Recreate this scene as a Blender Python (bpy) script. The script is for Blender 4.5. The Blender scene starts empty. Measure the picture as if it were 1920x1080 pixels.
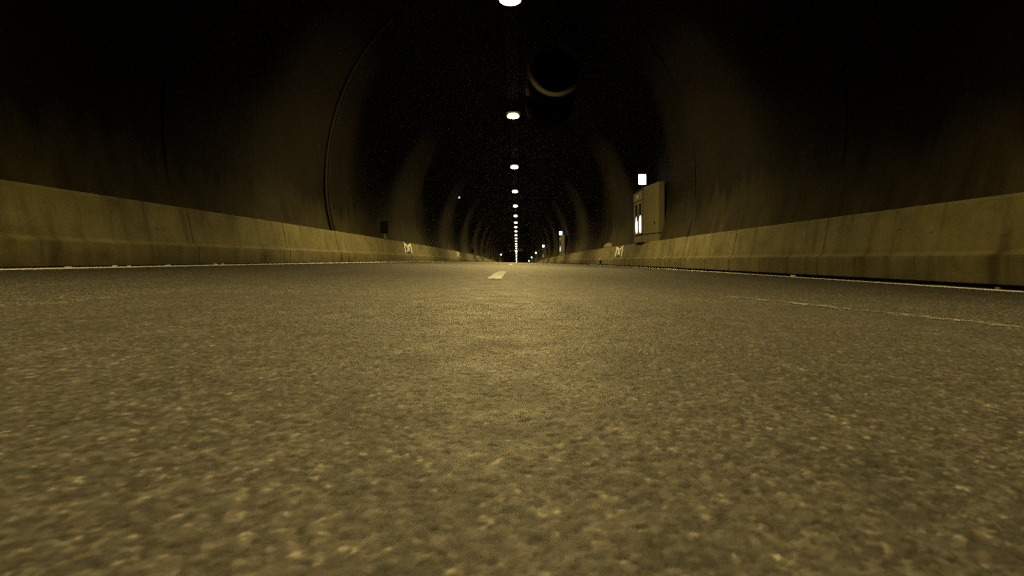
import bpy, bmesh, math, random
import numpy as np
from mathutils import Vector, Matrix
random.seed(7); rng = np.random.default_rng(7)
S = bpy.context.scene
COL = S.collection
R = math.radians

# ------------------------------------------------------------------ camera, world, exposure
CAMZ = 0.153
cam_d = bpy.data.cameras.new('camera'); cam = bpy.data.objects.new('camera', cam_d); COL.objects.link(cam)
cam.location = (0, 0, CAMZ); cam.rotation_euler = (R(90), 0, 0)
cam_d.sensor_width = 36.0; cam_d.lens = 18.75
cam_d.shift_x = -(969 - 960) / 1920.0; cam_d.shift_y = -(540 - 486) / 1920.0
cam_d.clip_start = 0.02; cam_d.clip_end = 1000
cam_d.dof.use_dof = True; cam_d.dof.focus_distance = 2.2; cam_d.dof.aperture_fstop = 9.5
S.camera = cam
W = bpy.data.worlds.new('World'); S.world = W; W.use_nodes = True
wn = W.node_tree.nodes; wl = W.node_tree.links
sky = wn.new('ShaderNodeTexSky'); sky.sky_type = 'NISHITA'; sky.sun_disc = False
sky.sun_elevation = R(-8); sky.sun_rotation = R(180)
wl.new(sky.outputs[0], wn['Background'].inputs[0]); wn['Background'].inputs[1].default_value = 0.02   # night outside the tunnel
S.view_settings.view_transform = 'Standard'; S.view_settings.look = 'None'
S.view_settings.exposure = 0.0; S.view_settings.gamma = 1.0
S.cycles.max_bounces = 4; S.cycles.diffuse_bounces = 2; S.cycles.glossy_bounces = 2
S.cycles.sample_clamp_indirect = 0.4; S.cycles.sample_clamp_direct = 6.0
S.cycles.use_denoising = False           # a night frame keeps its grain

LAMP_W = 2700.0
LAMP_COL = (1.0, 0.735, 0.255)
FAN, FORWARD, DOWN = .31, 1.45, -1.0

# ------------------------------------------------------------------ the tunnel's alignment
Y0, Y1 = -24.0, 320.0
def drop(y): return (y - 10.0) ** 2 / 9246.0 if y > 10 else 0.0
def pitch(y): return -math.atan(2 * (y - 10.0) / 9246.0) if y > 10 else 0.0
def ground(x): return -0.0167 * x if x < 0 else -0.0267 * x
def place(o, y, x=0.0, z=0.0):
    o.location = (x, y, z - drop(y)); o.rotation_euler = (pitch(y), 0, 0)

# ------------------------------------------------------------------ mesh helpers
class MB:
    def __init__(s): s.v = []; s.f = []
    def add(s, v, f):
        n = len(s.v); s.v += [tuple(p) for p in v]; s.f += [tuple(i + n for i in q) for q in f]; return s
    def box(s, c, d, rz=0.0, rx=0.0):
        m = Matrix.Rotation(rz, 3, 'Z') @ Matrix.Rotation(rx, 3, 'X')
        p = [Vector(c) + m @ Vector((sx * d[0] / 2, sy * d[1] / 2, sz * d[2] / 2)) for sx in (-1, 1) for sy in (-1, 1) for sz in (-1, 1)]
        return s.add(p, [(0, 1, 3, 2), (4, 6, 7, 5), (0, 4, 5, 1), (2, 3, 7, 6), (0, 2, 6, 4), (1, 5, 7, 3)])
    def prism(s, poly, z0, z1):                      # plan polygon (ccw) extruded in z
        n = len(poly)
        v = [(x, y, z0) for x, y in poly] + [(x, y, z1) for x, y in poly]
        return s.add(v, [tuple(reversed(range(n))), tuple(range(n, 2 * n))] + [(i, (i + 1) % n, n + (i + 1) % n, n + i) for i in range(n)])
    def tube(s, pts, r, n=8):
        pts = [Vector(p) for p in pts]; vs = []; fs = []
        for i, p in enumerate(pts):
            t = (pts[min(i + 1, len(pts) - 1)] - pts[max(i - 1, 0)]).normalized()
            a = t.cross(Vector((0, 1, 0)) if abs(t.y) < .9 else Vector((1, 0, 0))).normalized(); b = t.cross(a)
            vs += [p + r * (math.cos(k * 2 * math.pi / n) * a + math.sin(k * 2 * math.pi / n) * b) for k in range(n)]
        for i in range(len(pts) - 1):
            fs += [(i * n + k, i * n + (k + 1) % n, (i + 1) * n + (k + 1) % n, (i + 1) * n + k) for k in range(n)]
        fs += [tuple(range(n)), tuple(reversed(range((len(pts) - 1) * n, len(pts) * n)))]
        return s.add(vs, fs)
    def lathe(s, prof, c, n=48, closed=False):       # (y, r) profile turned about an axis along y through c
        vs = []; fs = []
        for y, r in prof:
            vs += [(c[0] + r * math.cos(2 * math.pi * k / n), c[1] + y, c[2] + r * math.sin(2 * math.pi * k / n)) for k in range(n)]
        m = len(prof)
        for i in range(m if closed else m - 1):
            j = (i + 1) % m
            fs += [(i * n + k, i * n + (k + 1) % n, j * n + (k + 1) % n, j * n + k) for k in range(n)]
        return s.add(vs, fs)
    def build(s, name, mat, parent=None, smooth=False, bevel=0.0):
        me = bpy.data.meshes.new(name); me.from_pydata(s.v, [], s.f); me.update()
        bm = bmesh.new(); bm.from_mesh(me); bmesh.ops.recalc_face_normals(bm, faces=bm.faces)
        if bevel: bmesh.ops.bevel(bm, geom=list(bm.edges), offset=bevel, segments=2, affect='EDGES', clamp_overlap=True)
        bm.to_mesh(me); bm.free()
        if smooth: me.polygons.foreach_set('use_smooth', [True] * len(me.polygons))
        me.materials.append(mat)
        return link(name, me, parent)
def link(name, data, parent=None):
    o = bpy.data.objects.new(name, data); COL.objects.link(o)
    if parent: o.parent = parent
    return o
def empty(name, label=None, cat=None, group=None, kind=None):
    o = bpy.data.objects.new(name, None); o.empty_display_size = 0.1; COL.objects.link(o)
    return tag(o, label, cat, group, kind)
def tag(o, label=None, cat=None, group=None, kind=None):
    for k, v in (('label', label), ('category', cat), ('group', group), ('kind', kind)):
        if v: o[k] = v
    return o
def copy_tree(o, parent=None):
    c = o.copy(); COL.objects.link(c); c.parent = parent
    for ch in list(o.children): copy_tree(ch, c)
    return c

# ------------------------------------------------------------------ materials
class NT:
    def __init__(s, name):
        s.m = bpy.data.materials.new(name); s.m.use_nodes = True
        s.t = s.m.node_tree; s.b = s.t.nodes['Principled BSDF']
    def n(s, typ, **kw):
        x = s.t.nodes.new('ShaderNode' + typ)
        for k, v in kw.items():
            if k.startswith('i_'):
                k = k[2:]; x.inputs[int(k) if k.isdigit() else k].default_value = v
            else: setattr(x, k, v)
        return x
    def l(s, a, b): s.t.links.new(a, b)
    def ramp(s, fac, stops):
        r = s.n('ValToRGB'); e = r.color_ramp.elements
        while len(e) < len(stops): e.new(0.5)
        for q, (p, c) in zip(e, stops):
            q.position = p; q.color = c if len(c) == 4 else (*c, 1)
        s.l(fac, r.inputs[0]); return r.outputs[0]
    def math(s, op, a, b=None, c=None, clamp=False):
        x = s.n('Math', operation=op, use_clamp=clamp)
        for i, v in enumerate((a, b, c)):
            if v is None: continue
            if isinstance(v, (int, float)): x.inputs[i].default_value = v
            else: s.l(v, x.inputs[i])
        return x.outputs[0]
    def mix(s, fac, a, b, mode='MIX'):
        x = s.n('Mix', data_type='RGBA', blend_type=mode)
        for i, v in ((0, fac), (6, a), (7, b)):
            if isinstance(v, (int, float)): x.inputs[i].default_value = v
            elif isinstance(v, tuple): x.inputs[i].default_value = (*v, 1) if len(v) == 3 else v
            else: s.l(v, x.inputs[i])
        return x.outputs[2]
    def noise(s, vec, scale, detail=4, rough=.55, out=0):
        x = s.n('TexNoise', i_Scale=scale, i_Detail=detail, i_Roughness=rough); s.l(vec, x.inputs['Vector']); return x.outputs[out]
    def mapping(s, vec, scale=(1, 1, 1), loc=(0, 0, 0)):
        x = s.n('Mapping'); x.inputs['Scale'].default_value = scale; x.inputs['Location'].default_value = loc
        s.l(vec, x.inputs['Vector']); return x.outputs[0]
    def bump(s, h, dist, strength=1.0, normal=None):
        x = s.n('Bump', i_Strength=strength, i_Distance=dist); s.l(h, x.inputs['Height'])
        if normal: s.l(normal, x.inputs['Normal'])
        s.l(x.outputs[0], s.b.inputs['Normal']); return x.outputs[0]
    def pos(s): return s.n('NewGeometry').outputs['Position']
    def obj(s): return s.n('TexCoord').outputs['Object']
def plain(name, col, rough=.6, metal=0.0, spec=.4, var=.25, scale=14.0):
    t = NT(name); p = t.pos()
    n = t.noise(p, scale, 5)
    c = t.mix(n, tuple(q * (1 - var) for q in col), tuple(min(1, q * (1 + var)) for q in col))
    t.l(c, t.b.inputs['Base Color']); t.b.inputs['Roughness'].default_value = rough
    t.b.inputs['Metallic'].default_value = metal; t.b.inputs['Specular IOR Level'].default_value = spec
    t.bump(n, .002, .4)
    return t.m
def glow(name, col, strength):
    t = NT(name); t.b.inputs['Base Color'].default_value = (.6, .6, .6, 1)
    t.b.inputs['Emission Color'].default_value = (*col, 1); t.b.inputs['Emission Strength'].default_value = strength
    t.m.cycles.emission_sampling = 'NONE'
    return t.m

def asphalt(near=False):
    t = NT('asphalt_chippings' if near else 'asphalt'); p = t.pos()
    if near:
        tone = t.n('Attribute', attribute_name='tone').outputs['Fac']; edge_ = t.n('Attribute', attribute_name='edge').outputs['Fac']
        c = t.mix(1.0, t.ramp(tone, STONES), (.86, .86, .86), 'MULTIPLY')
        c = t.mix(1.0, c, t.ramp(edge_, [(0, (.26, .25, .24)), (.32, (.85, .85, .85)), (.6, (1, 1, 1))]), 'MULTIPLY')
    else:
        wob = t.mix(.012, p, t.noise(p, 60, 2, out=1), 'ADD')
        v1 = t.n('TexVoronoi', feature='F1', i_Scale=150.0); t.l(wob, v1.inputs['Vector'])
        g = t.n('SeparateColor'); t.l(v1.outputs['Color'], g.inputs[0])
        c = t.ramp(g.outputs[0], STONES)
        c = t.mix(1.0, c, t.ramp(v1.outputs['Distance'], [(.30, (1, 1, 1)), (.8, (.5, .5, .5))]), 'MULTIPLY')
    worn = t.noise(t.mapping(p, (1.6, .25, 1)), 1.0, 5)
    c = t.mix(1.0, c, t.ramp(worn, [(.3, (.8, .79, .78)), (.72, (1.22, 1.22, 1.2))]), 'MULTIPLY')
    blot = t.noise(p, 9.0, 5, .65)
    c = t.mix(1.0, c, t.ramp(blot, [(.25, (.66, .66, .66)), (.5, (1, 1, 1)), (.75, (1.42, 1.41, 1.38))]), 'MULTIPLY')
    mid = t.noise(p, 42.0, 3, .6)
    c = t.mix(1.0, c, t.ramp(mid, [(.3, (.78, .78, .78)), (.5, (1, 1, 1)), (.70, (1.25, 1.25, 1.22))]), 'MULTIPLY')
    # grit-dark shoulders at the foot of both barriers
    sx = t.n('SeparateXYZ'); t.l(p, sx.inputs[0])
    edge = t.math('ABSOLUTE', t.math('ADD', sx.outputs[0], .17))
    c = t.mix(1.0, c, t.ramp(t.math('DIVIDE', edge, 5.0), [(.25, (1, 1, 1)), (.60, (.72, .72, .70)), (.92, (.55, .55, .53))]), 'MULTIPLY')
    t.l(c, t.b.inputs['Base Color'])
    t.l(t.ramp(blot, [(.3, (.80, .80, .80)), (.7, (.68, .68, .68))]), t.b.inputs['Roughness'])
    t.b.inputs['Specular IOR Level'].default_value = .27
    if near: t.bump(t.noise(p, 420, 3), .0006, .6)
    else:
        h = t.math('ADD', t.math('SUBTRACT', 1.0, v1.outputs['Distance']), t.math('MULTIPLY', mid, 1.6))
        t.bump(h, .0016, .7)
    return t.m
STONES = [(0, (.009, .0086, .008)), (.2, (.022, .021, .0196)), (.55, (.042, .040, .0375)), (.84, (.074, .070, .065)), (.96, (.18, .172, .15))]

def barrier_concrete():
    t = NT('barrier_concrete'); p = t.pos()
    n = t.noise(p, 2.2, 6); f = t.noise(p, 90, 3); st = t.noise(t.mapping(p, (3, 5, .45)), 1.0, 5)
    oi = t.n('ObjectInfo').outputs['Random']
    c = t.ramp(n, [(.25, (.095, .087, .041)), (.5, (.143, .131, .063)), (.78, (.195, .178, .087))])
    c = t.mix(1.0, c, t.ramp(st, [(.28, (.55, .53, .50)), (.47, (1, 1, 1)), (.75, (1.12, 1.12, 1.1))]), 'MULTIPLY')
    dirt = t.noise(t.mapping(p, (.8, .9, 1.6), (3, 0, 7)), 1.0, 6, .65)
    c = t.mix(1.0, c, t.ramp(dirt, [(.30, (.42, .40, .36)), (.46, (.95, .95, .94)), (.7, (1.08, 1.08, 1.06))]), 'MULTIPLY')
    oz = t.n('SeparateXYZ'); t.l(t.obj(), oz.inputs[0])                      # road spray on the lower step
    lowz = t.math('ADD', oz.outputs[2], t.math('MULTIPLY', t.math('SUBTRACT', st, .5), .25))
    c = t.mix(1.0, c, t.ramp(lowz, [(.10, (.66, .64, .60)), (.26, (.92, .92, .92)), (.34, (1, 1, 1))]), 'MULTIPLY')
    c = t.mix(1.0, c, t.ramp(f, [(.3, (.8, .8, .8)), (.7, (1.15, 1.15, 1.15))]), 'MULTIPLY')
    c = t.mix(1.0, c, t.ramp(oi, [(0, (.965, .965, .965)), (1, (1.03, 1.03, 1.03))]), 'MULTIPLY')
    # black tyre scuffs: short, sparse dabs
    sc = t.noise(t.mapping(p, (2, 2.2, 6)), 2.0, 3, .6)
    c = t.mix(t.ramp(sc, [(.69, (0, 0, 0)), (.74, (.75, .75, .75))]), c, (.03, .028, .025))
    t.l(c, t.b.inputs['Base Color']); t.b.inputs['Roughness'].default_value = .8
    t.b.inputs['Specular IOR Level'].default_value = .25
    t.bump(t.math('ADD', f, t.math('MULTIPLY', n, 3)), .003, .5)
    return t.m

def lining_concrete():
    t = NT('sooty_lining'); p = t.pos(); o = t.obj()
    s = t.n('SeparateXYZ'); t.l(o, s.inputs[0])
    big = t.noise(t.mapping(p, (1, .35, .35)), 1.0, 6); f = t.noise(p, 45, 4)
    streak = t.noise(t.mapping(p, (1.4, 2.6, .22)), 1.0, 5)
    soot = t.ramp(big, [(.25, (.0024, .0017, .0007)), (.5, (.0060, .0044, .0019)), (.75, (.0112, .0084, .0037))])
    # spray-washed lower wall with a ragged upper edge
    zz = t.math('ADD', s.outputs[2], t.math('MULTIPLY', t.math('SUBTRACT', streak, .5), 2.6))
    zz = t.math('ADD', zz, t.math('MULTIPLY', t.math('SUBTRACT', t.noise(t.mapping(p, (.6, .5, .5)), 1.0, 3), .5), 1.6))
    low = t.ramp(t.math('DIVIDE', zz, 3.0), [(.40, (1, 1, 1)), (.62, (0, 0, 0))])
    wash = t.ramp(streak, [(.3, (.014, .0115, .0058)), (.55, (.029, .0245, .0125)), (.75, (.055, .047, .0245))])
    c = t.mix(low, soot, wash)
    c = t.mix(1.0, c, t.ramp(f, [(.3, (.75, .75, .75)), (.7, (1.2, 1.2, 1.2))]), 'MULTIPLY')
    oi = t.n('ObjectInfo').outputs['Random']
    c = t.mix(1.0, c, t.ramp(oi, [(0, (.94, .94, .94)), (1, (1.06, 1.06, 1.05))]), 'MULTIPLY')
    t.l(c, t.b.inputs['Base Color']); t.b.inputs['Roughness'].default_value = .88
    t.b.inputs['Specular IOR Level'].default_value = .12
    t.bump(t.math('ADD', f, t.math('MULTIPLY', t.noise(p, 3, 5), 6)), .006, .6)
    return t.m

def paint(name, col, wear):
    t = NT(name); p = t.pos()
    n = t.noise(p, 35, 4); m = t.noise(t.mapping(p, (9, 1.3, 1)), 1.0, 4)
    c = t.mix(t.ramp(n, [(wear, (0, 0, 0)), (wear + .08, (1, 1, 1))]), (.09, .085, .075), col)
    c = t.mix(1.0, c, t.ramp(m, [(.3, (.75, .75, .73)), (.7, (1.1, 1.1, 1.1))]), 'MULTIPLY')
    t.l(c, t.b.inputs['Base Color']); t.b.inputs['Roughness'].default_value = .85; t.b.inputs['Specular IOR Level'].default_value = .22
    t.bump(n, .002, .5)
    return t.m
def scuffpaint():
    t = NT('scraped_paint'); p = t.pos()
    t.l(t.ramp(t.noise(p, 9, 5), [(.3, (.10, .098, .09)), (.65, (.33, .325, .31))]), t.b.inputs['Base Color'])
    t.b.inputs['Roughness'].default_value = .6; return t.m

M_ASPH = asphalt(); M_BAR = barrier_concrete(); M_LIN = lining_concrete()
M_LINE = paint('edge_paint', (.84, .83, .80), .22); M_DASH = paint('lane_paint', (.64, .67, .80), .24); M_SCR = scuffpaint()
M_SHELL = plain('dark_rock', (.004, .0036, .003), .95, spec=.1)
M_RUB = plain('black_rubber', (.010, .010, .011), .6, spec=.25)
M_STRIP = plain('grimy_steel', (.022, .019, .011), .8, 0, spec=.05)
M_GALV = plain('galvanised_steel', (.16, .15, .135), .5, .6)
M_FAN = plain('grey_fan_paint', (.0035, .0032, .0028), 1.0, 0, spec=.0, scale=5)
M_BELL_DIM = plain('bell_steel_shaded', (.009, .008, .006), .9, 0, spec=.0)  # same bell steel, darkened to put shade into the far mouth's colour
M_FANIN = plain('perforated_liner', (.006, .006, .006), .8, 0, spec=.05, scale=60)
M_BLADE = plain('cast_aluminium', (.005, .005, .005), .7, .0, spec=.05)
M_BELL = plain('bell_mouth_steel', (.024, .022, .017), .8, .0, spec=.02)
M_CAB = plain('cabinet_concrete', (.130, .119, .062), .8, spec=.2, var=.16, scale=6)
M_FRAME = plain('painted_frame', (.13, .119, .068), .5, scale=9)
M_GLASS = plain('dark_glass', (.012, .013, .016), .08, spec=.6, var=.1)
M_TRAY = plain('sooty_tray', (.012, .0115, .01), .8, spec=.1)
M_PLATE = plain('pale_plate', (.6, .58, .5), .5)
M_BLACK = plain('matt_black', (.006, .006, .007), .7, spec=.15)
M_WHITE = plain('reflective_white', (.94, .93, .90), .35, var=.06)
M_LITTER = plain('white_litter', (.75, .73, .68), .5)
M_MOUND = plain('cement_mound', (.13, .12, .09), .9)
def lens_glass():
    t = NT('lamp_bowl'); o = t.obj(); q = t.n('SeparateXYZ'); t.l(o, q.inputs[0])
    # frosted bowl: emission fades towards the rim, standing in for soft lamp bloom
    r = t.math('SQRT', t.math('ADD', t.math('POWER', t.math('DIVIDE', q.outputs[0], .34), 2.0), t.math('POWER', t.math('DIVIDE', q.outputs[1], .275), 2.0)))
    e = t.n('MapRange', interpolation_type='SMOOTHSTEP'); t.l(r, e.inputs[0])
    for i, v in ((1, .60), (2, 1.0), (3, 1.0), (4, .12)): e.inputs[i].default_value = v
    t.b.inputs['Base Color'].default_value = (.2, .18, .12, 1)
    t.b.inputs['Emission Color'].default_value = (1.0, .87, .56, 1)
    t.l(t.math('ADD', t.math('MULTIPLY', t.math('POWER', e.outputs[0], 1.7), 8.0), .06), t.b.inputs['Emission Strength'])
    t.m.cycles.emission_sampling = 'NONE'; return t.m
M_LENS = lens_glass()
M_SIGN = glow('cold_sign_face', (.76, .84, 1.0), 3.5)
M_SIGN.cycles.emission_sampling = 'AUTO'
M_COLD = glow('cold_tube', (.76, .84, 1.0), 2.0)

M_COLD.cycles.emission_sampling = 'AUTO'

# ------------------------------------------------------------------ road
XL, XR = -4.60, 4.42
def ygrid():
    y = Y0; out = []
    while y < Y1: out.append(y); y += 2.0 if y < 60 else 4.0
    return out + [Y1]
YG = ygrid()
mb = MB(); xs = [XL, -3.4, -2.2, -1.1, 0, 1.1, 2.2, 3.3, XR]
mb.add([(x, y, ground(x) - drop(y)) for y in YG for x in xs],
       [(j * len(xs) + i, j * len(xs) + i + 1, (j + 1) * len(xs) + i + 1, (j + 1) * len(xs) + i) for j in range(len(YG) - 1) for i in range(len(xs) - 1)])
road = tag(mb.build('road', M_ASPH), 'grey coarse asphalt carriageway running down the tunnel', kind='structure')

# the stones of the surface dressing near the lens, as relief: domes of chippings with bitumen pits between
def near_surface():
    xs_ = np.arange(-1.35, 1.3501, .0026); ys_ = [.10]
    while ys_[-1] < 2.1: ys_.append(ys_[-1] + .0017 + .0017 * ys_[-1])
    ys_ = np.array(ys_); X, Y = np.meshgrid(xs_, ys_)
    def hsh(i, j, k):
        h = np.sin(i * 127.1 + j * 311.7 + k * 74.7) * 43758.5453; return h - np.floor(h)
    def worley(c, seed):
        gx = X / c; gy = Y / c; ix = np.floor(gx); iy = np.floor(gy)
        d1 = np.full(X.shape, 9.0); d2 = np.full(X.shape, 9.0); tone = np.zeros(X.shape)
        for a in (-1, 0, 1):
            for b in (-1, 0, 1):
                cx = ix + a; cy = iy + b
                d = np.hypot(gx - cx - hsh(cx, cy, seed), gy - cy - hsh(cx, cy, seed + 1)); t = hsh(cx, cy, seed + 2)
                near = d < d1; d2 = np.where(near, d1, np.minimum(d2, d)); tone = np.where(near, t, tone); d1 = np.where(near, d, d1)
        return d1, d2, tone
    d1, d2, tone = worley(.0058, 3); e1, e2, tone2 = worley(.0036, 11); f1, f2, _ = worley(.05, 23)
    edge = np.clip((d2 - d1) / .45, 0, 1); dome = np.sqrt(edge) * (.45 + .55 * hsh(tone * 999, tone * 77, 5))
    h = .0010 * dome + .0005 * np.sqrt(np.clip((e2 - e1) / .4, 0, 1)) + .0010 * np.clip(f1, 0, 1)
    pit = hsh(tone * 321, tone * 55, 9) < .17; h = np.where(pit, h * .25, h)
    fade = np.clip((1.35 - np.abs(X)) / .12, 0, 1) * np.clip((2.1 - Y) / .35, 0, 1)
    Z = np.where(X < 0, -.0167 * X, -.0267 * X) + .0003 + h * fade
    ny, nx = X.shape; n = nx * ny
    idx = np.arange(n).reshape(ny, nx)
    quads = np.stack([idx[:-1, :-1], idx[:-1, 1:], idx[1:, 1:], idx[1:, :-1]], -1).reshape(-1, 4)
    me = bpy.data.meshes.new('stone_surface'); me.vertices.add(n); me.vertices.foreach_set('co', np.stack([X, Y, Z], -1).astype(np.float32).ravel())
    me.loops.add(quads.size); me.loops.foreach_set('vertex_index', quads.astype(np.int32).ravel())
    me.polygons.add(len(quads)); me.polygons.foreach_set('loop_start', np.arange(0, quads.size, 4, dtype=np.int32))
    me.update(calc_edges=True); me.polygons.foreach_set('use_smooth', np.ones(len(quads), dtype=bool))
    at = me.attributes.new('tone', 'FLOAT', 'POINT'); at.data.foreach_set('value', (tone * .75 + tone2 * .25).astype(np.float32).ravel())
    at = me.attributes.new('edge', 'FLOAT', 'POINT'); at.data.foreach_set('value', np.where(pit, edge * .35, edge).astype(np.float32).ravel())
    me.materials.append(asphalt(True)); o = link('stone_surface', me, road); o['kind'] = 'stuff'
near_surface()

def strip(name, x0, x1, ya, yb, mat, lift=.004, step=3.0, skew=0.0):
    n = max(1, int((yb - ya) / step)); mb = MB()
    v = []
    for i in range(n + 1):
        y = ya + (yb - ya) * i / n; s = skew * (y - ya)
        for x in (x0, x1): v.append((x + s, y, ground(x + s) - drop(y) + lift))
    mb.add(v, [(2 * i, 2 * i + 1, 2 * i + 3, 2 * i + 2) for i in range(n)])
    return mb.build(name, mat, road)
strip('edge_line', -4.20, -3.96, Y0, Y1, M_LINE)['label'] = 'white edge line along the left barrier'
strip('edge_line', 3.88, 4.06, Y0, Y1, M_LINE)['label'] = 'white edge line along the right barrier'
# centre dashes: the near one ends where the photograph shows both its ends
for k in range(8):
    ya = 4.02 + k * 10.6
    strip('lane_dash', -.225, -.118, ya, ya + 2.45, M_DASH, step=1.0)

# a scraped line that slants away from the right wheel path
v = []; f = []; q = 0
for k in range(150):
    t = rng.random() ** .8
    a = Vector((1.46, 1.33)); b = Vector((1.04, 2.50)); pp = a.lerp(b, t * 1.08 - .04)
    w = .005 + .008 * rng.random(); l = .012 + .05 * rng.random()
    pp.x += rng.choice([-.05, -.03, -.012, 0, .012]) + .007 * rng.standard_normal()
    d = (b - a).normalized(); nn = Vector((d.y, -d.x))
    c4 = [pp - d * l / 2, pp + nn * w / 2, pp + d * l / 2, pp - nn * w / 2]
    v += [(c.x, c.y, ground(c.x) + .0045) for c in c4]; f.append((q, q + 1, q + 2, q + 3)); q += 4
sm = MB().add(v, f).build('scrape_mark', M_SCR, road); sm['label'] = 'broken pale scrape slanting across the right lane'

# ------------------------------------------------------------------ tunnel lining
AX = -0.175
def prof(off=0.0, n=56):
    a0 = -math.asin(.49); pts = []
    for i in range(n + 1):
        a = a0 + (math.pi - 2 * a0) * i / n
        r = (5.0 + off)
        x = -r * math.cos(a); z = 2.1 + ((5.7 + off) if a > 0 and a < math.pi else r) * math.sin(a)
        pts.append((AX + x, z + CAMZ))
    return pts
def wall_x(side, z):                       # inner wall position at height z above the road crown
    h = z - CAMZ - 2.1; e = 5.7 if h > 0 else 5.0
    return AX + side * 5.0 * math.sqrt(max(0, 1 - (h / e) ** 2))
P_IN, P_OUT = prof(), prof(.16)
RING = 6.6; GAP = .035
def ring_mesh(seed):
    rr = np.random.default_rng(seed)
    L = RING - GAP; ny = 8; v = []; f = []; n = len(P_IN)
    ph = rr.random(6) * 6.28
    for j in range(ny + 1):
        y = -L / 2 + L * j / ny
        lip = -.007 if j in (0, ny) else 0.0
        for i, (x, z) in enumerate(P_IN):
            w = .012 * math.sin(i * .37 + ph[0]) * math.sin(y * 1.1 + ph[1]) + .008 * math.sin(i * .9 + y * .7 + ph[2]) + lip * -1.0
            dx, dz = x - AX, z - 2.25; q = math.hypot(dx, dz)
            v.append((x + dx / q * w, y, z + dz / q * w))
    f += [(j * n + i, j * n + i + 1, (j + 1) * n + i + 1, (j + 1) * n + i) for j in range(ny) for i in range(n - 1)]
    k0 = len(v)                              # end faces on their own vertices, so the joint edge stays crisp
    v += v[:n] + v[ny * n:(ny + 1) * n]
    for y in (-L / 2, L / 2):
        v += [(x, y, z) for x, z in P_OUT]
    for e in (0, n):
        f += [(k0 + e + i, k0 + 2 * n + e + i, k0 + 2 * n + e + i + 1, k0 + e + i + 1) for i in range(n - 1)]
    me = bpy.data.meshes.new('lining_ring'); me.from_pydata(v, [], f); me.update()
    me.polygons.foreach_set('use_smooth', [abs(p.normal.y) < .7 for p in me.polygons])
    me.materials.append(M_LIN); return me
vault = empty('tunnel_lining', 'soot-dark arched concrete lining of the tunnel', kind='structure')
rings = [ring_mesh(k) for k in range(5)]
y = 14.4 - RING * 6 + RING / 2; k = 0
while y < Y1:
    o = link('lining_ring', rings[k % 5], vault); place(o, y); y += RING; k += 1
mb = MB(); n = len(P_OUT); ys = [Y0 + (Y1 - Y0) * i / 70 for i in range(71)]
mb.add([(x, yy, z - drop(yy)) for yy in ys for x, z in P_OUT], [(j * n + i, j * n + i + 1, (j + 1) * n + i + 1, (j + 1) * n + i) for j in range(70) for i in range(n - 1)])
sh = mb.build('outer_shell', M_SHELL, vault, True)
# sub-base under road and behind the barriers, out to the shell
mb = MB(); xs2 = [-5.2, XL + .02, XR - .02, 4.9]
mb.add([(x, yy, ground(x) - .03 - drop(yy)) for yy in ys for x in xs2], [(j * 4 + i, j * 4 + i + 1, (j + 1) * 4 + i + 1, (j + 1) * 4 + i) for j in range(70) for i in range(3)])
mb.build('ground_slab', M_SHELL, vault)

# ------------------------------------------------------------------ barriers
PITCHL = 3.10; PL = PITCHL - .016
def panel_mesh(side, xb, zb, recess):
    B = .805
    prof = [(0, 0), (0, .255), (.075, .302), (.165, B - .02), (.180, B), (.46, B), (.46, 0)]
    if recess: prof = [(.07, -.05), (.07, .0)] + prof[:-1] + [(.46, -.05)]
    mb = MB(); n = len(prof)
    for yy in (-PL / 2, PL / 2):
        mb.v += [(xb + side * a, yy, zb + b) for a, b in prof]
    mb.f += [(i, (i + 1) % n, n + (i + 1) % n, n + i) for i in range(n)] + [tuple(range(n)), tuple(reversed(range(n, 2 * n)))]
    me = bpy.data.meshes.new('panel'); me.from_pydata(mb.v, [], mb.f); me.update()
    bm = bmesh.new(); bm.from_mesh(me); bmesh.ops.recalc_face_normals(bm, faces=bm.faces)
    bmesh.ops.bevel(bm, geom=list(bm.edges), offset=.007, segments=2, affect='EDGES', clamp_overlap=True)
    bm.to_mesh(me); bm.free(); me.materials.append(M_BAR); return me
for side, xb, zb, rec, y00, lab in ((-1, -4.55, ground(-4.55) + .003, False, 7.63, 'stepped concrete safety barrier along the left wall with an edge line at its foot'),
                                    (1, 4.20, CAMZ - .225, True, 7.46, 'stepped concrete safety barrier along the right wall with a dark slot at its foot')):
    b = empty('concrete_barrier', lab, 'barrier', 'barriers along the tunnel walls')
    me = panel_mesh(side, xb, zb, rec)
    y = y00 - 9 * PITCHL + PITCHL / 2
    while y < Y1 - 4:
        o = link('panel', me, b); place(o, y); y += PITCHL
def face_pt(side, y, h):                   # point on the sloping upper barrier face, h above its foot
    xb, zb = (-4.55, ground(-4.55) + .003) if side < 0 else (4.20, CAMZ - .225)
    a = .075 + (h - .302) / (.785 - .302) * .09
    return Vector((xb + side * a, y, zb + h))

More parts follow.
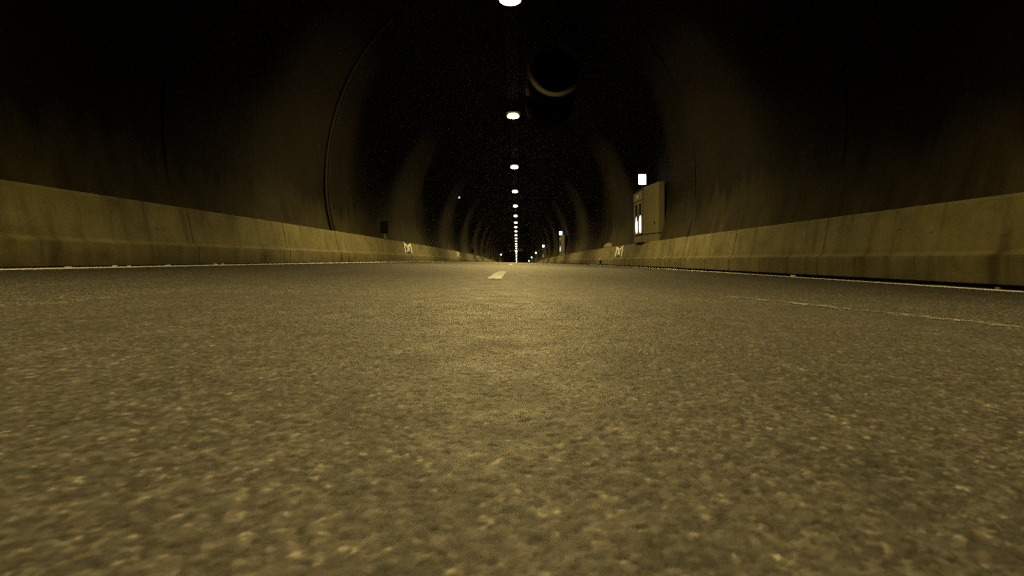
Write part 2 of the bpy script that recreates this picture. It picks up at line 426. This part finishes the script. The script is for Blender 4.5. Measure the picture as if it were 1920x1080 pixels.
# ------------------------------------------------------------------ lamps and cable tray
ordn = ['first', 'second', 'third', 'fourth', 'fifth', 'sixth', 'seventh', 'eighth', 'ninth', 'tenth', 'eleventh', 'twelfth', 'thirteenth', 'fourteenth', 'fifteenth', 'sixteenth', 'seventeenth']
LZ = 7.2 + CAMZ; LX = -.18
def lamp_light():
    # photometric body of the luminaire: a round pool on the road (M), a fan across the tunnel (T) and light thrown down the road (F)
    L = bpy.data.lights.new('sodium_lamp', 'POINT'); L.energy = LAMP_W; L.color = LAMP_COL; L.shadow_soft_size = .12
    L.use_nodes = True; nt = L.node_tree; N = nt.nodes; lk = nt.links.new
    em = N['Emission']; tc = N.new('ShaderNodeTexCoord'); sx = N.new('ShaderNodeSeparateXYZ'); lk(tc.outputs['Normal'], sx.inputs[0])
    def mth(op, a, b=None):
        x = N.new('ShaderNodeMath'); x.operation = op
        for i, v in enumerate((a, b)):
            if v is None: continue
            if isinstance(v, (int, float)): x.inputs[i].default_value = v
            else: lk(v, x.inputs[i])
        return x.outputs[0]
    def ss(v, a, b, c, d):
        m = N.new('ShaderNodeMapRange'); m.interpolation_type = 'SMOOTHSTEP'; lk(v, m.inputs[0])
        for i, q in ((1, a), (2, b), (3, c), (4, d)): m.inputs[i].default_value = q
        return m.outputs[0]
    ay = mth('ABSOLUTE', sx.outputs[1]); dn = mth('MULTIPLY', sx.outputs[2], DOWN)
    pool = ss(dn, .43, .88, 0.0, 1.0); ax = mth('ABSOLUTE', sx.outputs[0])
    fan_ = mth('MULTIPLY', ss(mth('ABSOLUTE', mth('ADD', sx.outputs[1], .10)), .32, .51, FAN, 0.0), ss(dn, .16, .66, 0.0, 1.0))
    fwd = mth('MULTIPLY', mth('MULTIPLY', ss(ay, .80, .93, 0.0, FORWARD), ss(dn, .09, .28, 0.0, 1.0)), ss(ax, .10, .22, 1.0, 0.0))
    lk(mth('ADD', mth('ADD', pool, fan_), fwd), em.inputs['Strength'])
    return L
LDATA = lamp_light()
def make_lamp():
    r = empty('tunnel_lamp')
    mb = MB()
    # shallow dished housing over a bowl-shaped lens
    k = 20; vs = []; fs = []
    rows = [(1.06, 1.06, -.012), (1.06, 1.06, .05), (.80, .80, .15), (.55, .55, .18)]
    for a_, b_, z in rows: vs += [(.36 * a_ * math.cos(2 * math.pi * i / k), .32 * b_ * math.sin(2 * math.pi * i / k), z) for i in range(k)]
    for j in range(3): fs += [(j * k + i, j * k + (i + 1) % k, (j + 1) * k + (i + 1) % k, (j + 1) * k + i) for i in range(k)]
    mb.add(vs, fs + [tuple(range(k)), tuple(range(3 * k, 4 * k))]).build('housing', M_TRAY, r)
    ln = MB(); vv = []; ff = []; m = 9
    for j in range(m):                       # drop-shaped glass bowl
        t_ = math.pi / 2 * .96 - math.pi * .96 * j / (m - 1)
        vv += [(.31 * math.cos(t_) * math.cos(2 * math.pi * i / k), .25 * math.cos(t_) * math.sin(2 * math.pi * i / k), -.135 + .12 * math.sin(t_)) for i in range(k)]
    ff = [(j * k + i, j * k + (i + 1) % k, (j + 1) * k + (i + 1) % k, (j + 1) * k + i) for j in range(m - 1) for i in range(k)] + [tuple(range((m - 1) * k, m * k)), tuple(range(k))]
    ln.add(vv, ff).build('lens', M_LENS, r, True)
    for sx in (-1, 1):
        MB().box((sx * .20, 0, .30), (.03, .06, .28)).build('bracket', M_TRAY, r)
    lo = bpy.data.objects.new('light', LDATA); COL.objects.link(lo); lo.parent = r; lo.location = (0, 0, -.40)
    return r
LY = [.3, 14.5, 26.2, 40.3, 54, 67.3, 80.5, 92.3, 102.2, 113.2, 125, 137, 148.5, 161, 173, 184.2, 196] + [208 + 12.2 * i for i in range(9)]
lamp0 = make_lamp()
for i, y in enumerate(LY):
    o = lamp0 if i == 0 else copy_tree(lamp0)
    place(o, y, LX, LZ)
    if i == 0: lab = 'yellow tunnel lamp on the roof straight above the near asphalt'
    elif i == 1: lab = 'nearest yellow roof lamp in view, cut by the top edge of the photo'
    elif i < 17: lab = f'glowing yellow roof lamp, {ordn[i - 1]} in the row counted from the top of the photo'
    else: lab = 'tiny far roof lamp merging into the bright string down at the road crest'
    tag(o, lab, 'lamp', 'lamps along the tunnel roof')
tray = empty('cable_tray', 'thin steel cable tray running along the crown between the roof lamps', 'cable tray')
mb = MB(); vv = []; ff = []; yst = [Y0 + 4 * i for i in range(int((Y1 - Y0) / 4))]
for yy in yst: vv += [(LX - .26, yy, LZ + .46 - drop(yy)), (LX + .26, yy, LZ + .46 - drop(yy)), (LX + .26, yy, LZ + .40 - drop(yy)), (LX - .26, yy, LZ + .40 - drop(yy))]
for j in range(len(yst) - 1): ff += [(4 * j + a, 4 * j + (a + 1) % 4, 4 * j + 4 + (a + 1) % 4, 4 * j + 4 + a) for a in range(4)]
mb.add(vv, ff).build('trough', M_TRAY, tray)
for yy in range(-20, 200, 10):
    for sx in (-1, 1):
        MB().box((LX + sx * .2, yy, LZ + .55 - drop(yy)), (.012, .03, .22)).build('hanger', M_GALV, tray)

# ------------------------------------------------------------------ jet fans
def make_fan():
    r = empty('jet_fan'); Rr = .80; Lf = 3.8
    def bell(y0, s):
        pr = [(0, .655), (-.06 * s, .675), (-.11 * s, .71), (-.145 * s, .755), (-.16 * s, .80), (-.155 * s, .835), (-.125 * s, .85), (-.10 * s, .835), (-.09 * s, .80), (-.05 * s, .79), (0, .79)]
        return MB().lathe(pr, (0, y0, 0), 64)
    bell(.16, 1).build('bell_mouth', M_BELL, r, True)
    bell(Lf - .16, -1).build('bell_mouth', M_BELL_DIM, r, True)
    for ya, yb in ((.16, 1.38), (Lf - 1.38, Lf - .16)):
        MB().lathe([(ya, .79), (ya + .01, .80), (yb, .80), (yb, .655), (ya, .655)], (0, 0, 0), 64, True).build('silencer', M_FAN, r, True)
    MB().lathe([(1.42, .74), (Lf - 1.42, .74), (Lf - 1.42, .655), (1.42, .655)], (0, 0, 0), 64, True).build('fan_casing', M_FAN, r, True)
    for y in (1.38, Lf - 1.42):
        MB().lathe([(y, .655), (y, .815), (y + .04, .815), (y + .04, .655)], (0, 0, 0), 64, True).build('flange', M_FAN, r)
    MB().lathe([(1.05, 0.001), (1.08, .12), (1.18, .21), (1.35, .26), (2.6, .26), (2.62, .001)], (0, 0, 0), 32).build('motor_hub', M_BLADE, r, True)
    for k in range(9):
        a = 2 * math.pi * k / 9; b = MB(); vs = []
        for t in range(5):
            rad = .25 + .395 * t / 4; tw = R(58 - 30 * t / 4); ch = .10 - .02 * t / 4
            for s in (-1, 1):
                u = s * ch * math.cos(tw); yy = 1.62 + s * ch * math.sin(tw)
                for th in (-.006, .006):
                    vs.append((rad * math.cos(a) - u * math.sin(a), yy + th, rad * math.sin(a) + u * math.cos(a)))
        fs = []
        for t in range(4):
            q = 4 * t
            fs += [(q, q + 4, q + 6, q + 2), (q + 1, q + 3, q + 7, q + 5), (q, q + 1, q + 5, q + 4), (q + 2, q + 6, q + 7, q + 3)]
        fs += [(0, 2, 3, 1), (16, 17, 19, 18)]
        b.add(vs, fs).build('blade', M_BLADE, r)
    MB().box((.43, .95, -.36), (.05, .03, .09), 0).build('glint_stub', M_PLATE, r)  # added pale block standing in for a lamp glint inside the duct
    for y in (1.0, Lf - 1.0):
        for sx in (-1, 1):
            MB().tube([(sx * .62, y, .5), (sx * .55, y, 1.95 - .28 * (sx > 0))], .025).build('hanger', M_GALV, r)
    MB().box((-.80, 1.9, -.15), (.14, .34, .26)).build('terminal_box', M_FAN, r, bevel=.01)
    return r
fan = make_fan()
tag(fan, 'large round jet fan under the roof, its wide bell mouth facing us', 'jet fan', 'jet fans under the roof'); place(fan, 16.5, 1.22, 5.91 + CAMZ); fan.scale = (1.05, 1.07, 1.05)
fan2 = copy_tree(fan)
tag(fan2, 'small distant jet fan under the roof, right of the string of lamps', 'jet fan', 'jet fans under the roof'); place(fan2, 95.0, 1.35, 5.70 + CAMZ)

# ------------------------------------------------------------------ emergency cabinets on the right barrier
def make_cabinet(side=1):
    r = empty('emergency_cabinet')
    A, Bm, Cf = Vector((4.55, 0)), Vector((4.32, 1.10)), Vector((4.29, 2.47))
    def zr(z): return z + CAMZ
    back = 4.74
    poly = [tuple(A), (back, 0), (back, 2.47), tuple(Cf), tuple(Bm)]
    def sloped(z0, z1a, z1c, inset=0.0):
        pl = [(x + inset if i in (0, 3, 4) else x, y) for i, (x, y) in enumerate(poly)]
        m = MB().prism(pl, zr(z0), zr(z1a)); n = len(pl)
        for i in range(n):
            x, y, z = m.v[n + i]; m.v[n + i] = (x, y, zr(z1a + (z1c - z1a) * y / 2.47))
        return m
    sloped(.862, 2.50, 2.40).build('body', M_CAB, r, bevel=.008)
    sloped(.83, .87, .87, .03).build('shadow_joint', M_BLACK, r)
    sloped(.585, .838, .838).build('plinth', M_CAB, r, bevel=.008)
    # the door plane runs from Bm to Cf
    d = (Cf - Bm).normalized(); L = (Cf - Bm).length; nrm = Vector((-d.y, d.x))   # faces the road
    ang = math.atan2(d.y, d.x)
    def slab(name, t0, t1, z0, z1, proud, mat, base=0.0, par=r, bev=0.0):
        c = Bm + d * (L * (t0 + t1) / 2) + nrm * (base + proud / 2)
        return MB().box((c.x, c.y, zr((z0 + z1) / 2)), (L * (t1 - t0), proud, z1 - z0), ang).build(name, mat, par, bevel=bev)
    fr = slab('header_panel', .06, .94, 2.06, 2.36, .03, M_FRAME, bev=.006)
    slab('label_plate', .40, .60, 2.15, 2.27, .006, M_PLATE, .031, fr)
    for t0, t1 in ((.04, .13), (.40, .50), (.77, .88)):
        slab('door_stile', t0, t1, .88, 2.02, .035, M_FRAME, bev=.005)
    for z0, z1 in ((.868, .93), (1.95, 2.03)):
        slab('door_rail', .131, .769, z0, z1, .034, M_FRAME, bev=.005)
    for t0, t1 in ((.131, .399), (.501, .769)):
        g = slab('pane', t0, t1, .931, 1.949, .008, M_GLASS)
        # cold tube burning low in the cabinet, seen through the pane
        c = Bm + d * (L * (t0 + t1) / 2) + nrm * .013; hw = L * (t1 - t0) * .40
        vs = []; m = 24
        zc, zh = 1.16, .25
        for e in (0, .006):
            for k in range(m):
                a = 2 * math.pi * k / m; p = c + d * (hw * math.cos(a)) + nrm * e
                vs.append((p.x, p.y, zr(zc + zh * math.sin(a) + (.12 * math.sin(a) if math.sin(a) > 0 else 0))))
        MB().add(vs, [tuple(range(m)), tuple(range(m, 2 * m))] + [(k, (k + 1) % m, m + (k + 1) % m, m + k) for k in range(m)]).build('lit_tube', M_COLD, g)
    h = slab('handle', .43, .47, 1.35, 1.55, .04, M_GALV, .035)
    slab('kick_plate', .10, .86, .60, .80, .03, M_FRAME, bev=.006)
    c = A.lerp(Bm, .25); MB().box((c.x - .008, c.y, zr(1.20)), (.03, .05, .08)).build('lock', M_BLACK, r)
    return r
def make_sign():
    r = empty('lit_sign')
    MB().box((0, .045, 0), (.285, .07, .365)).build('case', M_BLACK, r, bevel=.008)
    MB().box((0, 0, 0), (.255, .02, .335)).build('face', M_SIGN, r, bevel=.006)
    MB().tube([(.02, .05, -.17), (.03, .06, -.34)], .018).build('post', M_GALV, r)
    MB().box((-.02, -.0115, -.115), (.022, .003, .02)).build('mark', M_BLACK, r)
    return r
cab0 = make_cabinet(); sign0 = make_sign()
names = ['nearest concrete emergency cabinet with twin glass doors lit cold white low down', 'second emergency cabinet along the right wall with one thin lit door',
         'third emergency cabinet along the right wall, dim and slim', 'fourth emergency cabinet along the right wall, near the road crest', 'fifth emergency cabinet on the right, half sunk behind the road crest', 'farthest emergency cabinet on the right, sunk behind the road crest']
sn = ['large cold white lit sign above the nearest cabinet on the right', 'cold white lit sign above the second cabinet on the right', 'cold white lit sign above the third cabinet on the right',
      'small white lit sign above the fourth cabinet on the right', 'tiny white lit sign above the fifth cabinet on the right', 'lowest tiny white lit sign on the right, at the road crest']
for k in range(6):
    y = 17.1 + 33.7 * k
    c = cab0 if k == 0 else copy_tree(cab0); place(c, y); tag(c, names[k], 'cabinet', 'emergency cabinets along the right wall')
    s = sign0 if k == 0 else copy_tree(sign0); place(s, y + 1.05, 4.40 - .13, 2.72 + CAMZ)
    s.rotation_euler = (pitch(y), 0, R(8)); tag(s, sn[k], 'sign', 'lit signs above the cabinets')
# one on the left, beyond the crest: mirrored
yl = 142.0
c = copy_tree(cab0); c.scale = (-1, 1, 1.12); place(c, yl, -.0, .25); tag(c, 'lone emergency cabinet on the left at the road crest, lit cold white', 'cabinet')
s = copy_tree(sign0); place(s, yl + .9, -4.22, 3.12 + CAMZ); tag(s, 'lone tiny white lit sign on the left at the road crest', 'sign')

# ------------------------------------------------------------------ black backs of signal boxes on the left barrier
def make_back():
    r = empty('signal_box')
    MB().box((0, 0, .42), (.29, .12, .44)).build('case', M_BLACK, r, bevel=.012)
    MB().box((0, -.067, .42), (.20, .014, .34)).build('rear_cover', M_BLACK, r, bevel=.004)
    MB().tube([(-.03, .0, .23), (.01, -.03, .10), (.055, -.05, .0)], .017).build('arm', M_GALV, r)
    MB().box((.05, -.05, .006), (.14, .12, .012)).build('foot_plate', M_STRIP, r)
    return r
b0 = make_back()
bl = ['black signal box seen from behind on the left barrier', 'second, smaller black signal box farther down the left barrier', 'third, tiny black signal box far down the left barrier']
for k, y in enumerate((19.2, 57.5, 96.0)):
    b = b0 if k == 0 else copy_tree(b0)
    place(b, y, -4.76, ground(-4.55) + .003 + .806); tag(b, bl[k], 'signal box', 'black boxes on the left barrier')

# ------------------------------------------------------------------ white symbol plates on the barriers
def make_mark(side):
    r = empty('symbol_plate'); LU, LV = 1.50, .40
    # local frame: u along the road (right way round for a viewer on the road), v up the sloping face
    tilt = math.atan2(.09, .483)
    U = Vector((0, side * -1.0, 0)) ; V = Vector((side * math.sin(tilt), 0, math.cos(tilt))); Nn = Vector((-side * math.cos(tilt), 0, math.sin(tilt)))
    def P(u, v, h): return U * ((u - .5) * LU) + V * (v * LV) + Nn * h
    def seg(m, a, b, w, h0, h1):
        a = Vector((a[0] * LU, a[1] * LV)); b = Vector((b[0] * LU, b[1] * LV)); d = (b - a).normalized(); nn = Vector((-d.y, d.x))
        # strokes are broader along the road, as foreshortened symbols are painted
        wx = w * 2.6; wy = w
        off = Vector((nn.x * wx, nn.y * wy)) / 2; ext = Vector((d.x * wx, d.y * wy)) * .25
        q = [a - ext - off, b + ext - off, b + ext + off, a - ext + off]
        vs = [P(c.x / LU, c.y / LV, h) for h in (h0, h1) for c in q]
        m.add(vs, [(0, 1, 2, 3), (4, 5, 6, 7), (0, 1, 5, 4), (1, 2, 6, 5), (2, 3, 7, 6), (3, 0, 4, 7)])
    m = MB(); seg(m, (-.02, .5), (1.02, .5), LV * 1.08, .001, .006)
    m.v = []; m.f = []
    q = [(-.05, -.04), (1.05, -.04), (1.05, 1.05), (-.05, 1.05)]
    m.add([P(u, v, h) for h in (.001, .006) for u, v in q], [(0, 1, 2, 3), (4, 5, 6, 7), (0, 1, 5, 4), (1, 2, 6, 5), (2, 3, 7, 6), (3, 0, 4, 7)])
    m.build('plate', M_BLACK, r)
    W_ = .088; h0, h1 = .007, .010; i = 0
    for k, lines in enumerate(([((.07, .02), (.07, 1.0))], [((.93, .02), (.93, 1.0))],
                  [((.10, .85), (.30, .85)), ((.30, .85), (.40, .70)), ((.40, .70), (.41, .36))],
                  [((.90, .85), (.70, .85)), ((.70, .85), (.60, .70)), ((.60, .70), (.59, .36))],
                  [((.42, .33), (.58, .33))], [((.40, .30), (.34, .10))], [((.60, .30), (.66, .10))])):
        m = MB()
        for j, (a, b) in enumerate(lines): seg(m, a, b, W_ if k < 5 else W_ * .6, h0 + .0007 * (k + j), h1 + .0007 * (k + j))
        m.build('stroke', M_WHITE, r)
    return r
mk = make_mark(-1)
ml = ['white twin-arch symbol plate on the left barrier past the black signal box', 'second white symbol plate, small, farther along the left barrier', 'third white symbol plate, tiny, far along the left barrier', 'fourth white symbol plate, faint, at the far left barrier']
for k, y in enumerate((22.9, 42.5, 63.0, 83.5)):
    m = mk if k == 0 else copy_tree(mk); p = face_pt(-1, 0, .37); place(m, y, p.x, p.z); tag(m, ml[k], 'sign', 'symbol plates on the left barrier')
mr_ = make_mark(1); p = face_pt(1, 0, .37); place(mr_, 22.5, p.x, p.z); tag(mr_, 'white twin-arch symbol plate on the right barrier just past the nearest cabinet', 'sign')

# ------------------------------------------------------------------ wall channel (left), wall cables (right)
def arc_pts(side, y, z0, z1, off, n=26):
    return [(wall_x(side, z0 + (z1 - z0) * i / n) - side * off, y, z0 + (z1 - z0) * i / n) for i in range(n + 1)]
ch = empty('drain_channel', 'black rubber drain strip between two thin rails up the left wall', 'drain channel')
place(ch, 14.4)
def ribbon(pts, wy, th, side):
    m = MB(); v = []
    for x, y, z in pts: v += [(x, y - wy / 2, z), (x, y + wy / 2, z), (x + side * th, y + wy / 2, z), (x + side * th, y - wy / 2, z)]
    n = len(pts); f = []
    for i in range(n - 1): f += [(4 * i + a, 4 * i + (a + 1) % 4, 4 * i + 4 + (a + 1) % 4, 4 * i + 4 + a) for a in range(4)]
    return m.add(v, f + [(0, 1, 2, 3), (4 * n - 4, 4 * n - 3, 4 * n - 2, 4 * n - 1)])
ribbon(arc_pts(-1, 0, .55, 6.6, .03), .16, .05, -1).build('rubber_strip', M_RUB, ch)
for yy in (-.12, .12):
    MB().tube(arc_pts(-1, yy, .55, 6.6, .045), .022, 6).build('rail', M_STRIP, ch, True)
wc = empty('wall_cables', 'pair of thin pale cables curving up the right wall past the cabinet', 'cables'); place(wc, 27.6)
MB().tube(arc_pts(1, -.35, .6, 4.3, .05), .02, 6).build('cable', M_STRIP, wc, True)
MB().tube([(x - .02 * math.sin(z * 2), y, z) for x, y, z in arc_pts(1, .30, .6, 5.2, .05)], .024, 6).build('cable', M_STRIP, wc, True)
MB().tube(arc_pts(1, 1.3, .6, 3.0, .04), .016, 6).build('cable', M_STRIP, wc, True)
hc = empty('roof_cable', 'short pale loop of cable high on the right side of the vault', 'cables'); place(hc, 27.6)
pts = arc_pts(1, 0, 6.0, 7.25, .06, 12); MB().tube([(x, y + .1 * math.sin(i), z) for i, (x, y, z) in enumerate(pts)], .022, 6).build('cable', M_STRIP, hc, True)
# cement mound where the cables enter
mb = MB(); vs = []; fs = []; n1, n2 = 7, 18
for i in range(n1):
    a = i / (n1 - 1) * math.pi / 2
    for k in range(n2):
        b = 2 * math.pi * k / n2; rr_ = 1 + .16 * math.sin(3 * b + 1) + .08 * math.sin(7 * b)
        vs.append((.16 * math.cos(a) * math.cos(b) * rr_, 1.0 * math.cos(a) * math.sin(b) * rr_, .24 * math.sin(a) * (1 + .1 * math.sin(4 * b))))
fs = [(i * n2 + k, i * n2 + (k + 1) % n2, (i + 1) * n2 + (k + 1) % n2, (i + 1) * n2 + k) for i in range(n1 - 1) for k in range(n2)]
mo = mb.add(vs, fs + [tuple(range(n2))]).build('cement_mound', M_MOUND, None, True); place(mo, 26.3, 4.54, CAMZ - .225 + .803)
tag(mo, 'rounded heap of pale cement on the right barrier below the cables', 'mound')

# small marker lamp high on the left wall
mk2 = empty('marker_light', 'tiny white marker light high on the dark left wall', 'light')
place(mk2, 41.5, wall_x(-1, 5.05) + .06, 5.05)
MB().box((-.02, 0, 0), (.10, .10, .12)).build('case', M_BLACK, mk2, bevel=.006)
MB().box((.0, -.054, 0), (.07, .006, .07)).build('face', M_SIGN, mk2)

# ------------------------------------------------------------------ added beam shape standing in for a lit patch of far ceiling
gt = empty('lit_ceiling_standin', 'pale gull-wing beam standing in for the lit patch under the far roof lamps', 'beam'); place(gt, 185.6, LX, 6.25 + CAMZ)
for s in (-1, 1):
    sec = [(.35, .10, .34), (1.1, .30, .36), (1.7, .20, .34), (2.75, -.06, .26)]
    v = []
    for x, z, h in sec: v += [(s * x, -.15, z - h / 2), (s * x, .15, z - h / 2), (s * x, .15, z + h / 2), (s * x, -.15, z + h / 2)]
    f = []
    for i in range(3): f += [(4 * i + a, 4 * i + (a + 1) % 4, 4 * i + 4 + (a + 1) % 4, 4 * i + 4 + a) for a in range(4)]
    MB().add(v, f + [(0, 1, 2, 3), (12, 13, 14, 15)]).build('wing', M_PLATE, gt)
    MB().tube([(s * 1.5, 0, .35), (s * 1.5, 0, 1.0)], .03).build('hanger', M_GALV, gt)
MB().box((0, 0, -.05), (.72, .30, .70)).build('centre_box', M_PLATE, gt, bevel=.02)

# ------------------------------------------------------------------ reflector and litter
rf = empty('kerb_reflector', 'small white reflector on a black stub at the foot of the right barrier', 'reflector'); place(rf, 26.6, 4.16, CAMZ - .225)
MB().box((0, 0, .235), (.09, .24, .05)).build('cap', M_WHITE, rf, bevel=.008)
MB().box((.01, 0, .10), (.06, .16, .215)).build('stub', M_BLACK, rf, bevel=.006)
def scrap(w, l, h, seed):
    r2 = np.random.default_rng(seed); n = 7
    v = [(w * (.7 + .5 * r2.random()) * math.cos(2 * math.pi * k / n), l * (.7 + .5 * r2.random()) * math.sin(2 * math.pi * k / n), h * .2 * r2.random()) for k in range(n)]
    v += [(x * .8, y * .8, z + h * (.5 + .7 * r2.random())) for x, y, z in v]
    return MB().add(v, [tuple(reversed(range(n))), tuple(range(n, 2 * n))] + [(k, (k + 1) % n, n + (k + 1) % n, n + k) for k in range(n)])
lit = [(-4.34, 5.76, .025, .03, .010), (-4.35, 5.98, .02, .025, .008), (-4.33, 6.62, .02, .05, .009), (-4.31, 7.62, .03, .04, .013), (-4.34, 7.86, .015, .02, .014), (-4.37, 5.2, .03, .05, .006)]
for k, (x, y, w, l, h) in enumerate(lit):
    o = scrap(w, l, h, k).build('litter', M_LITTER); o.location = (x, y, ground(x))
    tag(o, 'pale scrap of litter on the left edge line by the barrier foot', 'litter', 'litter along the left edge line')
for x, y, w, l, h, lab in ((4.15, 8.0, .035, .05, .022, 'pale scrap of litter in the slot at the right barrier foot, farther of two'), (4.15, 4.60, .02, .02, .018, 'pale lump of rubbish at the right barrier foot by the photo edge')):
    o = scrap(w, l, h, 31 + int(y)).build('litter', M_MOUND if y < 5 else M_LITTER); o.location = (x, y, ground(x)); tag(o, lab, 'litter')
